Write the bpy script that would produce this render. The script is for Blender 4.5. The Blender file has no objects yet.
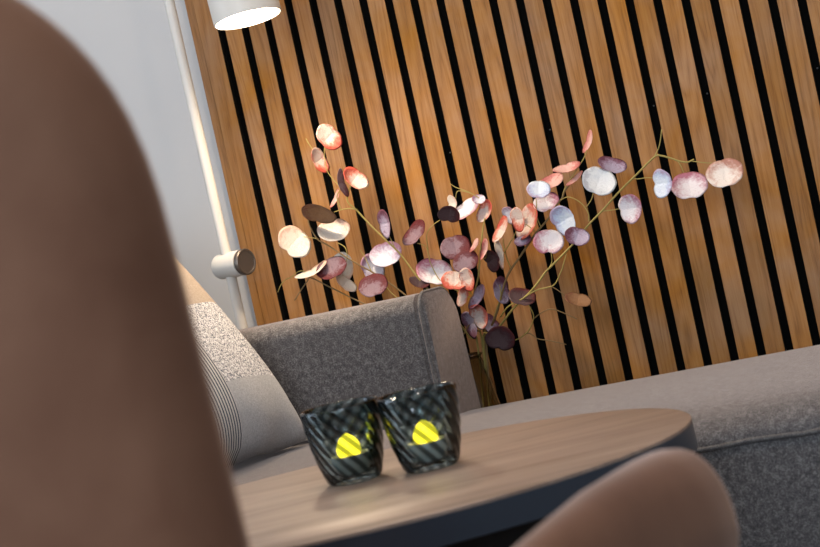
import bpy, bmesh, math, random
from math import sin, cos, pi, radians
from mathutils import Vector, Matrix, Quaternion

scene = bpy.context.scene
COL = scene.collection

# ------------------------------------------------------------------ camera
def look(roll, pitch, yaw):
    r, p, y = map(radians, (roll, pitch, yaw))
    fw = Vector((-sin(y) * cos(p), cos(y) * cos(p), -sin(p)))
    rt0 = Vector((cos(y), sin(y), 0))
    up0 = rt0.cross(fw)
    rt = cos(r) * rt0 - sin(r) * up0
    up = sin(r) * rt0 + cos(r) * up0
    return Matrix((rt, up, -fw)).transposed()

cam_data = bpy.data.cameras.new('camera')
cam = bpy.data.objects.new('camera', cam_data)
COL.objects.link(cam)
cam_data.sensor_width = 36.0
cam_data.lens = 85.0
cam_data.clip_start = 0.05
cam.matrix_world = Matrix.Translation((1.247, -2.771, 0.74)) @ look(12.5, 2.0, 20.36).to_4x4()
cam_data.dof.use_dof = True
cam_data.dof.focus_distance = 2.78
cam_data.dof.aperture_fstop = 11.0
scene.camera = cam

# ------------------------------------------------------------------ world, light, exposure
world = bpy.data.worlds.new('world')
scene.world = world
world.use_nodes = True
world.node_tree.nodes['Background'].inputs[0].default_value = (0.75, 0.85, 1.0, 1)
world.node_tree.nodes['Background'].inputs[1].default_value = 0.6
scene.view_settings.view_transform = 'Standard'
scene.view_settings.look = 'None'
scene.view_settings.gamma = 1.0
scene.view_settings.use_curve_mapping = False
scene.view_settings.exposure = 0.32
scene.cycles.use_denoising = True
scene.cycles.max_bounces = 10
scene.cycles.transmission_bounces = 10
scene.cycles.caustics_reflective = False
scene.cycles.caustics_refractive = False

def area(name, loc, aim, sx, sy, power, color):
    d = bpy.data.lights.new(name, 'AREA')
    d.shape = 'RECTANGLE'; d.size = sx; d.size_y = sy
    d.energy = power; d.color = color
    o = bpy.data.objects.new(name, d)
    COL.objects.link(o)
    o.location = loc
    o.rotation_euler = (Vector(aim) - Vector(loc)).to_track_quat('-Z', 'Y').to_euler()
    return o

WINDOW_POWER = 88
CEILING_STRENGTH = 115
LAMP_STRENGTH = 22
LAMP_WATTS = 11.5
area('window_daylight', (0.9, -4.9, 1.45), (0.7, -1.0, 0.9), 2.3, 1.5, WINDOW_POWER, (0.80, 0.90, 1.0))
area('side_window_daylight', (-2.9, -2.4, 1.4), (0.0, -1.6, 0.9), 1.5, 1.4, 26, (0.74, 0.87, 1.0))

# ------------------------------------------------------------------ material helpers
def mat(name):
    m = bpy.data.materials.new(name)
    m.use_nodes = True
    nt = m.node_tree
    return m, nt, nt.nodes['Principled BSDF']

def nd(nt, kind, **kw):
    n = nt.nodes.new(kind)
    for k, v in kw.items():
        if k in n.inputs.keys():
            n.inputs[k].default_value = v
        else:
            setattr(n, k, v)
    return n

def coords(nt, scale=(1, 1, 1), kind='Object'):
    tc = nd(nt, 'ShaderNodeTexCoord')
    mp = nd(nt, 'ShaderNodeMapping')
    mp.inputs['Scale'].default_value = scale
    nt.links.new(tc.outputs[kind], mp.inputs['Vector'])
    return mp.outputs['Vector']

def noise(nt, vec, scale, detail=3, rough=0.55, dist=0.0):
    n = nd(nt, 'ShaderNodeTexNoise')
    n.inputs['Scale'].default_value = scale
    n.inputs['Detail'].default_value = detail
    n.inputs['Roughness'].default_value = rough
    n.inputs['Distortion'].default_value = dist
    nt.links.new(vec, n.inputs['Vector'])
    return n.outputs['Fac']

def ramp(nt, fac, stops):
    r = nd(nt, 'ShaderNodeValToRGB')
    e = r.color_ramp.elements
    while len(e) < len(stops):
        e.new(0.5)
    for k, (p, c) in enumerate(stops):
        e[k].position = p
        e[k].color = (*c, 1)
    nt.links.new(fac, r.inputs['Fac'])
    return r.outputs['Color']

def math_(nt, op, a, b=None, c=None):
    n = nd(nt, 'ShaderNodeMath', operation=op)
    for k, v in enumerate((a, b, c)):
        if v is None:
            continue
        if isinstance(v, (int, float)):
            n.inputs[k].default_value = v
        else:
            nt.links.new(v, n.inputs[k])
    return n.outputs[0]

def mix(nt, fac, a, b, blend='MIX'):
    n = nd(nt, 'ShaderNodeMix', data_type='RGBA', blend_type=blend)
    for k, v in ((0, fac), (6, a), (7, b)):
        if isinstance(v, (int, float)):
            n.inputs[k].default_value = v
        elif isinstance(v, tuple):
            n.inputs[k].default_value = (*v, 1)
        else:
            nt.links.new(v, n.inputs[k])
    return n.outputs[2]

def bump(nt, b, height, strength, dist=0.001):
    n = nd(nt, 'ShaderNodeBump')
    n.inputs['Strength'].default_value = strength
    n.inputs['Distance'].default_value = dist
    nt.links.new(height, n.inputs['Height'])
    nt.links.new(n.outputs[0], b.inputs['Normal'])

def plain(name, col, rough=0.5, metal=0.0, spec=0.5):
    m, nt, b = mat(name)
    b.inputs['Base Color'].default_value = (*col, 1)
    b.inputs['Roughness'].default_value = rough
    b.inputs['Metallic'].default_value = metal
    b.inputs['Specular IOR Level'].default_value = spec
    return m

def fabric(name, dark, mid, light, scale=420, strength=0.5, stretch=(1, 1, 1), sheen=0.15):
    m, nt, b = mat(name)
    v = coords(nt, stretch)
    fine = noise(nt, v, scale, 2, 0.6)
    big = noise(nt, v, scale * 0.22, 3, 0.6)
    f = math_(nt, 'MULTIPLY_ADD', big, 0.4, math_(nt, 'MULTIPLY', fine, 0.6))
    nt.links.new(ramp(nt, f, [(0.36, dark), (0.5, mid), (0.64, light)]), b.inputs['Base Color'])
    b.inputs['Roughness'].default_value = 0.92
    b.inputs['Specular IOR Level'].default_value = 0.15
    b.inputs['Sheen Weight'].default_value = sheen
    b.inputs['Sheen Roughness'].default_value = 0.5
    b.inputs['Sheen Tint'].default_value = (1.0, 0.84, 0.77, 1)
    bump(nt, b, fine, strength, 0.0012)
    return m

def plaster(name, col):
    m, nt, b = mat(name)
    v = coords(nt)
    n = noise(nt, v, 3.0, 4, 0.6)
    c2 = tuple(x * 0.96 for x in col)
    nt.links.new(mix(nt, n, col, c2), b.inputs['Base Color'])
    b.inputs['Roughness'].default_value = 0.85
    b.inputs['Specular IOR Level'].default_value = 0.2
    bump(nt, b, noise(nt, v, 220, 2), 0.06, 0.001)
    return m

def oak(name):
    # vertical oak veneer: every slat gets its own grain and tone
    m, nt, b = mat(name)
    tc = nd(nt, 'ShaderNodeTexCoord')
    sep = nd(nt, 'ShaderNodeSeparateXYZ')
    nt.links.new(tc.outputs['Object'], sep.inputs[0])
    idx = math_(nt, 'FLOOR', math_(nt, 'DIVIDE', sep.outputs['X'], 0.04))
    wn = nd(nt, 'ShaderNodeTexWhiteNoise', noise_dimensions='1D')
    nt.links.new(idx, wn.inputs['W'])
    comb = nd(nt, 'ShaderNodeCombineXYZ')
    nt.links.new(math_(nt, 'MULTIPLY', sep.outputs['X'], 26.0), comb.inputs['X'])
    nt.links.new(math_(nt, 'MULTIPLY', wn.outputs['Value'], 37.0), comb.inputs['Y'])
    nt.links.new(math_(nt, 'MULTIPLY_ADD', sep.outputs['Z'], 1.7, math_(nt, 'MULTIPLY', wn.outputs['Value'], 11.0)), comb.inputs['Z'])
    cath = noise(nt, comb.outputs[0], 1.0, 2, 0.5, 0.6)
    rings = math_(nt, 'FRACT', math_(nt, 'MULTIPLY', cath, 9.0))
    rings = math_(nt, 'ABSOLUTE', math_(nt, 'SUBTRACT', rings, 0.5))
    comb2 = nd(nt, 'ShaderNodeCombineXYZ')
    nt.links.new(math_(nt, 'MULTIPLY', sep.outputs['X'], 620.0), comb2.inputs['X'])
    nt.links.new(math_(nt, 'MULTIPLY', wn.outputs['Value'], 91.0), comb2.inputs['Y'])
    nt.links.new(math_(nt, 'MULTIPLY', sep.outputs['Z'], 22.0), comb2.inputs['Z'])
    pores = noise(nt, comb2.outputs[0], 1.0, 3, 0.65)
    f = math_(nt, 'ADD', math_(nt, 'MULTIPLY', rings, 0.55), math_(nt, 'MULTIPLY', pores, 0.75))
    base = ramp(nt, f, [(0.22, (0.215, 0.092, 0.024)), (0.5, (0.35, 0.160, 0.045)), (0.8, (0.41, 0.205, 0.066))])
    tone = math_(nt, 'MULTIPLY_ADD', wn.outputs['Value'], 0.26, 0.87)
    hsv = nd(nt, 'ShaderNodeHueSaturation')
    patch = noise(nt, tc.outputs['Object'], 9.0, 3, 0.6, 0.5)
    nt.links.new(math_(nt, 'MULTIPLY_ADD', patch, 0.6, 0.66), hsv.inputs['Saturation'])
    nt.links.new(tone, hsv.inputs['Value'])
    nt.links.new(base, hsv.inputs['Color'])
    nt.links.new(hsv.outputs[0], b.inputs['Base Color'])
    b.inputs['Roughness'].default_value = 0.6
    b.inputs['Specular IOR Level'].default_value = 0.25
    bump(nt, b, pores, 0.12, 0.0006)
    return m

def table_wood(name):
    m, nt, b = mat(name)
    v = coords(nt, (1.2, 12, 1))
    g = noise(nt, v, 3.0, 4, 0.6, 0.4)
    v2 = coords(nt, (9, 260, 1))
    p = noise(nt, v2, 1.0, 3, 0.6)
    f = math_(nt, 'MULTIPLY_ADD', p, 0.3, math_(nt, 'MULTIPLY', g, 0.75))
    nt.links.new(ramp(nt, f, [(0.3, (0.15, 0.113, 0.094)), (0.5, (0.28, 0.222, 0.19)), (0.7, (0.37, 0.30, 0.26))]), b.inputs['Base Color'])
    b.inputs['Roughness'].default_value = 0.42
    b.inputs['Specular IOR Level'].default_value = 0.4
    bump(nt, b, p, 0.08, 0.0005)
    return m

def suede(name, c1, c2):
    m, nt, b = mat(name)
    v = coords(nt)
    n = noise(nt, v, 9, 4, 0.6, 0.5)
    f = noise(nt, v, 700, 2, 0.6)
    c = ramp(nt, n, [(0.3, c1), (0.7, c2)])
    nt.links.new(c, b.inputs['Base Color'])
    b.inputs['Roughness'].default_value = 0.8
    b.inputs['Specular IOR Level'].default_value = 0.25
    b.inputs['Sheen Weight'].default_value = 0.45
    b.inputs['Sheen Roughness'].default_value = 0.3
    b.inputs['Sheen Tint'].default_value = (0.9, 0.75, 0.68, 1)
    bump(nt, b, f, 0.15, 0.0005)
    return m

def leaf_mat(name, centre, mid, edge, back_amt=0.3):
    m, nt, b = mat(name)
    tc = nd(nt, 'ShaderNodeTexCoord')
    oi = nd(nt, 'ShaderNodeObjectInfo')
    add = nd(nt, 'ShaderNodeVectorMath', operation='ADD')
    nt.links.new(tc.outputs['Object'], add.inputs[0])
    sc = nd(nt, 'ShaderNodeVectorMath', operation='SCALE')
    nt.links.new(oi.outputs['Random'], sc.inputs['Scale'])
    sc.inputs[0].default_value = (17, 31, 23)
    nt.links.new(sc.outputs[0], add.inputs[1])
    ln = nd(nt, 'ShaderNodeVectorMath', operation='LENGTH')
    nt.links.new(tc.outputs['Object'], ln.inputs[0])
    sx = nd(nt, 'ShaderNodeSeparateXYZ')
    nt.links.new(tc.outputs['Object'], sx.inputs[0])
    ang = math_(nt, 'MULTIPLY', oi.outputs['Random'], 6.283)
    side = math_(nt, 'ADD', math_(nt, 'MULTIPLY', sx.outputs['X'], math_(nt, 'COSINE', ang)), math_(nt, 'MULTIPLY', sx.outputs['Y'], math_(nt, 'SINE', ang)))
    n = noise(nt, add.outputs[0], 1.9, 4, 0.65, 0.8)
    n2 = noise(nt, add.outputs[0], 8, 3, 0.6)
    f = math_(nt, 'ADD', math_(nt, 'MULTIPLY', ln.outputs['Value'], 0.80), math_(nt, 'MULTIPLY', side, 0.42))
    f = math_(nt, 'ADD', f, math_(nt, 'MULTIPLY', math_(nt, 'SUBTRACT', n, 0.5), 1.5))
    f = math_(nt, 'ADD', f, math_(nt, 'MULTIPLY', math_(nt, 'SUBTRACT', n2, 0.5), 0.7))
    nt.links.new(ramp(nt, f, [(0.30, centre), (0.66, mid), (1.0, edge)]), b.inputs['Base Color'])
    b.inputs['Roughness'].default_value = 0.5
    b.inputs['Specular IOR Level'].default_value = 0.25
    bump(nt, b, n2, 0.3, 0.02)
    return m

M = {}
M['plaster'] = plaster('white_plaster', (0.565, 0.575, 0.59))
M['ceiling'] = plaster('ceiling_paint', (0.82, 0.82, 0.81))
M['oak'] = oak('oak_veneer')
M['felt'] = plain('black_felt', (0.004, 0.004, 0.004), 1.0, 0, 0.0)
M['mdf'] = plain('black_slat_side', (0.006, 0.006, 0.006), 0.9, 0, 0.1)
M['sofa'] = fabric('grey_melange_fabric', (0.045, 0.046, 0.052), (0.100, 0.101, 0.110), (0.21, 0.21, 0.22), 560, 0.7, (1, 1, 1), 0.6)
M['piping'] = fabric('grey_piping', (0.07, 0.07, 0.076), (0.12, 0.12, 0.126), (0.19, 0.19, 0.195), 600, 0.3)
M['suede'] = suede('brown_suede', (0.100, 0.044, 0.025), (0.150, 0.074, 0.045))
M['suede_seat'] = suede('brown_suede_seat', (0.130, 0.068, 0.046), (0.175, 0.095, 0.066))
M['table'] = table_wood('brown_oak_top')
M['table_edge'] = plain('black_lacquer_blue_reflection', (0.028, 0.040, 0.062), 0.3, 0, 0.5)  # black lacquer, the window's blue reflection mixed into its base colour
M['table_base'] = plain('matt_black_base', (0.006, 0.006, 0.007), 0.6, 0, 0.3)
M['lamp_white'] = plain('cream_lamp_paint', (0.66, 0.65, 0.62), 0.45)
M['lamp_metal'] = plain('grey_metal_cap', (0.15, 0.13, 0.115), 0.4, 0.8)
M['black_metal'] = plain('black_metal', (0.02, 0.02, 0.02), 0.4, 0.6)
M['dark_wood'] = plain('dark_wood_leg', (0.05, 0.03, 0.02), 0.5)
M['screw'] = plain('screw_metal', (0.10, 0.10, 0.10), 0.5, 0.8)
M['olive'] = plain('olive_stem', (0.36, 0.29, 0.08), 0.55)
M['brown'] = plain('brown_stem', (0.20, 0.13, 0.05), 0.6)
M['white_frame'] = plain('white_window_frame', (0.8, 0.8, 0.8), 0.4)

def emit(name, col, s):
    m, nt, b = mat(name)
    b.inputs['Base Color'].default_value = (*col, 1)
    b.inputs['Emission Color'].default_value = (*col, 1)
    b.inputs['Emission Strength'].default_value = s
    return m
M['lamp_glow'] = emit('lamp_diffuser', (1.0, 0.77, 0.53), LAMP_STRENGTH)
M['ceiling_glow'] = emit('downlight_diffuser', (1.0, 0.77, 0.58), CEILING_STRENGTH)
M['flame'] = emit('yellow_led_flame', (1.0, 0.72, 0.02), 2.4)
M['candle'] = plain('white_candle_plastic', (0.75, 0.78, 0.80), 0.5)

def glass(name, tint, rough=0.0, ior=1.45):
    m, nt, b = mat(name)
    b.inputs['Base Color'].default_value = (*tint, 1)
    b.inputs['Transmission Weight'].default_value = 1.0
    b.inputs['Roughness'].default_value = rough
    b.inputs['IOR'].default_value = ior
    return m

def tinted_glass(name, thick, thin, count, twist):
    # thin coloured glass: twisted ribs are thicker, so they hold back more light
    m, nt, b = mat(name)
    nt.nodes.remove(b)
    out = nt.nodes['Material Output']
    tc = nd(nt, 'ShaderNodeTexCoord')
    s = nd(nt, 'ShaderNodeSeparateXYZ')
    nt.links.new(tc.outputs['Object'], s.inputs[0])
    ang = math_(nt, 'ARCTAN2', s.outputs['Y'], s.outputs['X'])
    w = math_(nt, 'COSINE', math_(nt, 'MULTIPLY', math_(nt, 'MULTIPLY_ADD', s.outputs['Z'], twist, ang), count))
    f = math_(nt, 'MULTIPLY_ADD', w, 0.5, 0.5)
    tr = nd(nt, 'ShaderNodeBsdfTransparent')
    nt.links.new(ramp(nt, f, [(0.25, thin), (0.8, thick)]), tr.inputs['Color'])
    gl = nd(nt, 'ShaderNodeBsdfGlossy')
    gl.inputs['Roughness'].default_value = 0.06
    gl.inputs['Color'].default_value = (0.9, 0.95, 1.0, 1)
    fr = nd(nt, 'ShaderNodeFresnel')
    fr.inputs['IOR'].default_value = 1.5
    mx = nd(nt, 'ShaderNodeMixShader')
    nt.links.new(fr.outputs[0], mx.inputs[0])
    nt.links.new(tr.outputs[0], mx.inputs[1])
    nt.links.new(gl.outputs[0], mx.inputs[2])
    nt.links.new(mx.outputs[0], out.inputs['Surface'])
    return m
M['smoke_glass'] = tinted_glass('smoky_green_glass', (0.40, 0.47, 0.48), (0.85, 0.92, 0.92), 15, 24.0)
M['vase_glass'] = glass('dark_olive_glass', (0.62, 0.62, 0.50))
M['pane'] = glass('window_glass', (0.95, 0.97, 0.97), 0, 1.1)

LEAFCOL = {
    'coral':      ((0.70, 0.60, 0.56), (0.62, 0.23, 0.17), (0.50, 0.085, 0.06)),
    'pink':       ((0.74, 0.48, 0.44), (0.62, 0.25, 0.23), (0.50, 0.16, 0.15)),
    'cream':      ((0.74, 0.70, 0.64), (0.72, 0.66, 0.59), (0.66, 0.47, 0.39)),
    'burgundy':   ((0.22, 0.155, 0.195), (0.115, 0.032, 0.044), (0.105, 0.015, 0.020)),
    'dark':       ((0.085, 0.055, 0.062), (0.060, 0.026, 0.032), (0.095, 0.020, 0.022)),
    'mauve':      ((0.42, 0.38, 0.52), (0.25, 0.15, 0.23), (0.15, 0.05, 0.085)),
    'silver':     ((0.80, 0.80, 0.90), (0.58, 0.50, 0.64), (0.40, 0.22, 0.32)),
    'silverpink': ((0.82, 0.80, 0.86), (0.62, 0.46, 0.54), (0.44, 0.17, 0.25)),
    'blue':       ((0.76, 0.86, 1.0), (0.60, 0.70, 0.92), (0.48, 0.40, 0.60)),
    'white':      ((0.86, 0.90, 0.94), (0.78, 0.83, 0.88), (0.54, 0.57, 0.64)),
    'rose':       ((0.84, 0.78, 0.74), (0.66, 0.47, 0.41), (0.48, 0.24, 0.19)),
    'brown':      ((0.27, 0.15, 0.08), (0.22, 0.115, 0.06), (0.18, 0.075, 0.045)),
}
for k, v in LEAFCOL.items():
    M['leaf_' + k] = leaf_mat('leaf_' + k, *v)

# ------------------------------------------------------------------ mesh helpers
def link(name, bm, material, parent=None, smooth=True, loc=None, angle=None):
    bmesh.ops.recalc_face_normals(bm, faces=bm.faces)
    me = bpy.data.meshes.new(name)
    bm.to_mesh(me)
    bm.free()
    if smooth:
        me.polygons.foreach_set('use_smooth', [True] * len(me.polygons))
    if isinstance(material, (list, tuple)):
        for x in material:
            me.materials.append(x)
    else:
        me.materials.append(material)
    o = bpy.data.objects.new(name, me)
    COL.objects.link(o)
    if loc is not None:
        o.location = loc
    if parent is not None:
        o.parent = parent
    if angle is not None:
        me.set_sharp_from_angle(angle=radians(angle))
    return o

def empty(name, loc, label, cat, group=None):
    o = bpy.data.objects.new(name, None)
    o.empty_display_size = 0.05
    COL.objects.link(o)
    o.location = loc
    tag(o, label, cat, group)
    return o

def tag(o, label=None, cat=None, group=None, kind=None):
    if label: o['label'] = label
    if cat: o['category'] = cat
    if group: o['group'] = group
    if kind: o['kind'] = kind
    return o

def structure(o, label, cat):
    return tag(o, label, cat, kind='structure')

def add_box(bm, x0, x1, y0, y1, z0, z1, mi=0):
    vs = [bm.verts.new((x, y, z)) for z in (z0, z1) for y in (y0, y1) for x in (x0, x1)]
    fs = []
    for q in ((0, 2, 3, 1), (4, 5, 7, 6), (0, 1, 5, 4), (2, 6, 7, 3), (0, 4, 6, 2), (1, 3, 7, 5)):
        f = bm.faces.new([vs[k] for k in q])
        f.material_index = mi
        fs.append(f)
    return fs

def box(*a, bevel=0.0, seg=3):
    bm = bmesh.new()
    add_box(bm, *a)
    if bevel:
        bmesh.ops.bevel(bm, geom=bm.edges[:], offset=bevel, segments=seg, profile=0.5, affect='EDGES')
    return bm

def add_loft(bm, rings, cap0=True, cap1=True, closed=True):
    vr = [[bm.verts.new(p) for p in r] for r in rings]
    n = len(vr[0])
    for a, b in zip(vr, vr[1:]):
        for k in range(n if closed else n - 1):
            bm.faces.new((a[k], a[(k + 1) % n], b[(k + 1) % n], b[k]))
    if cap0: bm.faces.new(vr[0][::-1])
    if cap1: bm.faces.new(vr[-1])
    return vr

def add_lathe(bm, prof, n=48, c=(0, 0, 0), cap0=True, cap1=True):
    rings = [[(c[0] + r * cos(2 * pi * k / n), c[1] + r * sin(2 * pi * k / n), c[2] + z) for k in range(n)] for r, z in prof]
    add_loft(bm, rings, cap0, cap1)

def smooth_path(pts, per=5):
    P = [Vector(p) for p in pts]
    if len(P) < 3:
        return P
    out = []
    for i in range(len(P) - 1):
        p0 = P[max(i - 1, 0)]; p1 = P[i]; p2 = P[i + 1]; p3 = P[min(i + 2, len(P) - 1)]
        for k in range(per):
            t = k / per
            out.append(0.5 * ((2 * p1) + (p2 - p0) * t + (2 * p0 - 5 * p1 + 4 * p2 - p3) * t * t + (3 * p1 - p0 - 3 * p2 + p3) * t ** 3))
    out.append(P[-1])
    return out

def add_tube(bm, path, r0, r1=None, n=8):
    r1 = r0 if r1 is None else r1
    rings = []
    up = Vector((0.13, 0.31, 0.94)).normalized()
    m = len(path)
    for i, p in enumerate(path):
        t = (path[min(i + 1, m - 1)] - path[max(i - 1, 0)])
        if t.length < 1e-9:
            t = Vector((0, 0, 1))
        t.normalize()
        a = t.cross(up)
        if a.length < 1e-3:
            a = t.cross(Vector((1, 0, 0)))
        a.normalize()
        b = t.cross(a)
        r = r0 + (r1 - r0) * i / max(1, m - 1)
        rings.append([p + (a * cos(2 * pi * k / n) + b * sin(2 * pi * k / n)) * r for k in range(n)])
    add_loft(bm, rings)

def tube(path, r0, r1=None, n=12):
    bm = bmesh.new()
    add_tube(bm, [Vector(p) for p in path], r0, r1, n)
    return bm

# ------------------------------------------------------------------ the room
X0, X1, Y0, ZC = -3.0, 4.0, -5.0, 2.5
WY = 0.024
structure(link('floor', box(X0, X1, Y0, WY + 0.1, -0.05, 0.0), None or plain('dark_floor', (0.10, 0.075, 0.055), 0.5), smooth=False), 'dark brown floor of the room', 'floor')
structure(link('ceiling', box(X0, X1, Y0, WY + 0.1, ZC, ZC + 0.05), M['ceiling'], smooth=False), 'white painted ceiling', 'ceiling')
structure(link('wall_back', box(X0, X1, WY, WY + 0.1, 0, ZC), M['plaster'], smooth=False), 'white plastered wall behind the floor lamp', 'wall')
structure(link('wall_right', box(X1, X1 + 0.1, Y0, WY + 0.1, 0, ZC), M['plaster'], smooth=False), 'white wall on the right', 'wall')

def wall_with_opening(name, axis, pos, a0, a1, o0, o1, z0, z1):
    bm = bmesh.new()
    for u0, u1, v0, v1 in ((a0, o0, 0, ZC), (o1, a1, 0, ZC), (o0, o1, 0, z0), (o0, o1, z1, ZC)):
        if axis == 'y':
            add_box(bm, u0, u1, pos - 0.1, pos, v0, v1)
        else:
            add_box(bm, pos - 0.1, pos, u0, u1, v0, v1)
    return link(name, bm, M['plaster'], smooth=False)
structure(wall_with_opening('wall_front', 'y', Y0, X0, X1, -0.3, 2.1, 0.65, 2.25), 'white wall with a wide window', 'wall')
structure(wall_with_opening('wall_left', 'x', X0, Y0, WY + 0.1, -3.2, -1.6, 0.65, 2.15), 'white wall with a window on the left', 'wall')

def window(name, axis, pos, o0, o1, z0, z1, label):
    def bx(bm, u0, u1, v0, v1, d):
        if axis == 'y': add_box(bm, u0, u1, pos - 0.07 - d, pos - 0.07 + d, v0, v1)
        else: add_box(bm, pos - 0.07 - d, pos - 0.07 + d, u0, u1, v0, v1)
    bm = bmesh.new()
    mid = (o0 + o1) / 2
    for u0, u1, v0, v1 in ((o0, o0 + .05, z0, z1), (o1 - .05, o1, z0, z1), (mid - .025, mid + .025, z0 + .05, z1 - .05), (o0 + .05, o1 - .05, z0, z0 + .05), (o0 + .05, o1 - .05, z1 - .05, z1)):
        bx(bm, u0, u1, v0, v1, 0.025)
    f = link(name, bm, M['white_frame'], smooth=False)
    structure(f, label, 'window')
    pb = bmesh.new()
    bx(pb, o0 + .05, o1 - .05, z0 + .05, z1 - .05, 0.004)
    link('pane', pb, M['pane'], f, smooth=False)
window('window_1', 'y', Y0, -0.3, 2.1, 0.65, 2.25, 'wide white framed window opposite the slatted wall')
window('window_2', 'x', X0, -3.2, -1.6, 0.65, 2.15, 'white framed window on the left')

# oak slat panel on the back wall
PX1 = 2.6
pb = bmesh.new()
add_box(pb, -0.046, PX1, 0.011, WY, 0.02, 2.45)
panel = link('wall_slat_panel', pb, M['felt'], smooth=False)
structure(panel, 'oak slat wall panel with black gaps behind the sofa', 'wall panel')
sb = bmesh.new()
def slat(x0, x1):
    fs = add_box(sb, x0, x1, 0.0, 0.0115, 0.02, 2.45, 1)
    fs[2].material_index = 0
slat(-0.0375, -0.0063)
k = 0
while 0.04 * (k + 1) < PX1:
    slat(0.04 * k + 0.0063, 0.04 * k + 0.0337)
    k += 1
link('slats', sb, [M['oak'], M['mdf']], panel, smooth=False)
link('end_strip', box(-0.052, -0.0385, 0.002, WY, 0.02, 2.45, bevel=0.0006, seg=1), M['oak'], panel, smooth=False)
for kx in (8, 12, 16, 18, 22):
    bm = bmesh.new()
    add_lathe(bm, [(0.0013, 0), (0.0013, 0.0006), (0.0007, 0.0009)], 12)
    bmesh.ops.rotate(bm, verts=bm.verts, cent=(0, 0, 0), matrix=Matrix.Rotation(pi / 2, 3, 'X'))
    bmesh.ops.translate(bm, verts=bm.verts, vec=(0.04 * kx, 0.0112, 0.803))
    link('screw', bm, M['screw'], panel)

# recessed ceiling lights
for i, (cx, cy, lab) in enumerate(((0.42, -0.50, 'above the low backrest'), (1.85, -0.52, 'above the right end of the sofa'), (-0.9, -0.9, 'near the left wall'), (1.12, -1.5, 'above the armchair'))):
    t = empty('ceiling_light', (cx, cy, ZC), 'round white recessed ceiling light ' + lab, 'ceiling light', 'recessed ceiling lights')
    bm = bmesh.new(); add_lathe(bm, [(0.10, 0), (0.10, -0.012), (0.085, -0.014), (0.085, 0)], 40, cap0=False, cap1=False)
    link('rim', bm, M['lamp_white'], t)
    bm = bmesh.new(); add_lathe(bm, [(0.085, -0.004), (0.085, -0.008)], 40)
    link('diffuser', bm, M['ceiling_glow'], t)

# ------------------------------------------------------------------ sofa
sofa = empty('sofa', (0.55, -0.4, 0), 'long grey fabric sofa with low backrest and open right end', 'sofa')
def place(o):
    o.location = Vector(o.location) - Vector(sofa.location)
    return o
SX0, SX1 = -0.24, 1.62
FY, RY = -0.675, -0.165
# seat cushion: domed top, rounded front, loft along x
def seat_ring(x, s):
    prof = [(RY + .01, .34), (RY, .38), (RY + .002, .412), (RY - .012, .424), (RY - .05, .428), (-.30, .433), (-.42, .435), (-.50, .434), (-.57, .432), (-.615, .428), (-.645, .421), (-.664, .410), (FY, .398), (FY + .003, .385), (FY + .02, .36), (FY + .05, .345)]
    cy = (FY + RY) / 2
    return [(x, cy + (y - cy) * (1 - s), .396 + (z - .385) * (1 - 1.6 * s) + max(0, z - .40) / .035 * .006 * max(0, min(1, (x - .3) / .6))) for y, z in prof]
bm = bmesh.new()
rings = [seat_ring(SX0, .05), seat_ring(SX0 + .008, .015)]
for k in range(24):
    rings.append(seat_ring(SX0 + .02 + (SX1 - SX0 - .04) * k / 23, 0))
rings += [seat_ring(SX1 - .008, .015), seat_ring(SX1, .05)]
add_loft(bm, rings)
place(link('seat_cushion', bm, M['sofa'], sofa, angle=60))
bm = bmesh.new()
path = [Vector((SX0 + (SX1 - SX0) * k / 60, FY - .001, (.4055) + .0012 * sin(k * 1.7))) for k in range(61)]
add_tube(bm, path, 0.0028, n=10)
place(link('welt_seam', bm, M['piping'], sofa))
place(link('base', box(SX0, SX1, FY + .001, RY, .07, .404, bevel=.003), M['sofa'], sofa, angle=40))

# low backrest, rounded top, slightly thicker at the foot
BX1 = 0.340
def back_prof(grow=0.0):
    pts = []
    f, r, top, R, R2 = -.300, -.166, .617, .024, .044
    pts += [(f - .004, .30), (f - .003, .42), (f - .001, .52)]
    for k in range(9):
        a = pi - (pi / 2) * k / 8
        pts.append((f + R + R * cos(a), top - R + R * sin(a)))
    for k in range(9):
        a = pi / 2 - (pi / 2) * k / 8
        pts.append((r - R2 + R2 * cos(a), top - R2 + R2 * sin(a) - .002))
    pts += [(r + .003, .52), (r + .008, .42), (r + .012, .30)]
    cy, cz = (f + r) / 2, .45
    return [(cy + (y - cy) * (1 + grow), cz + (z - cz) * (1 + grow)) for y, z in pts]
bm = bmesh.new()
def brg(x, g): return [(x, y, z) for y, z in back_prof(g)]
rings = [brg(-.60, -.03), brg(-.594, 0)]
for k in range(1, 16): rings.append(brg(-.594 + (BX1 - .006 + .594) * k / 15, 0))
rings[-1:] = [brg(BX1 - .0165, 0), brg(BX1 - .0145, -.05), brg(BX1 - .0115, -.05), brg(BX1 - .0095, 0), brg(BX1 - .004, 0), brg(BX1, -.04)]
add_loft(bm, rings)
place(link('backrest', bm, M['sofa'], sofa, angle=50))
bm = bmesh.new()
add_tube(bm, [Vector((BX1 - .0065, y, z)) for y, z in back_prof(.006)], 0.0028, n=8)
place(link('backrest_piping', bm, M['piping'], sofa))
# left armrest
bm = box(-.42, -.255, -.70, -.30, .07, .61, bevel=.03, seg=5)
place(link('armrest', bm, M['sofa'], sofa, angle=40))
for lx, ly in ((-.35, -.62), (1.5, -.62), (-.35, -.22), (1.5, -.22)):
    bm = bmesh.new(); add_lathe(bm, [(.016, 0), (.024, .072)], 20, (lx, ly, 0))
    place(link('leg', bm, M['black_metal'], sofa, angle=40))

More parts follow.
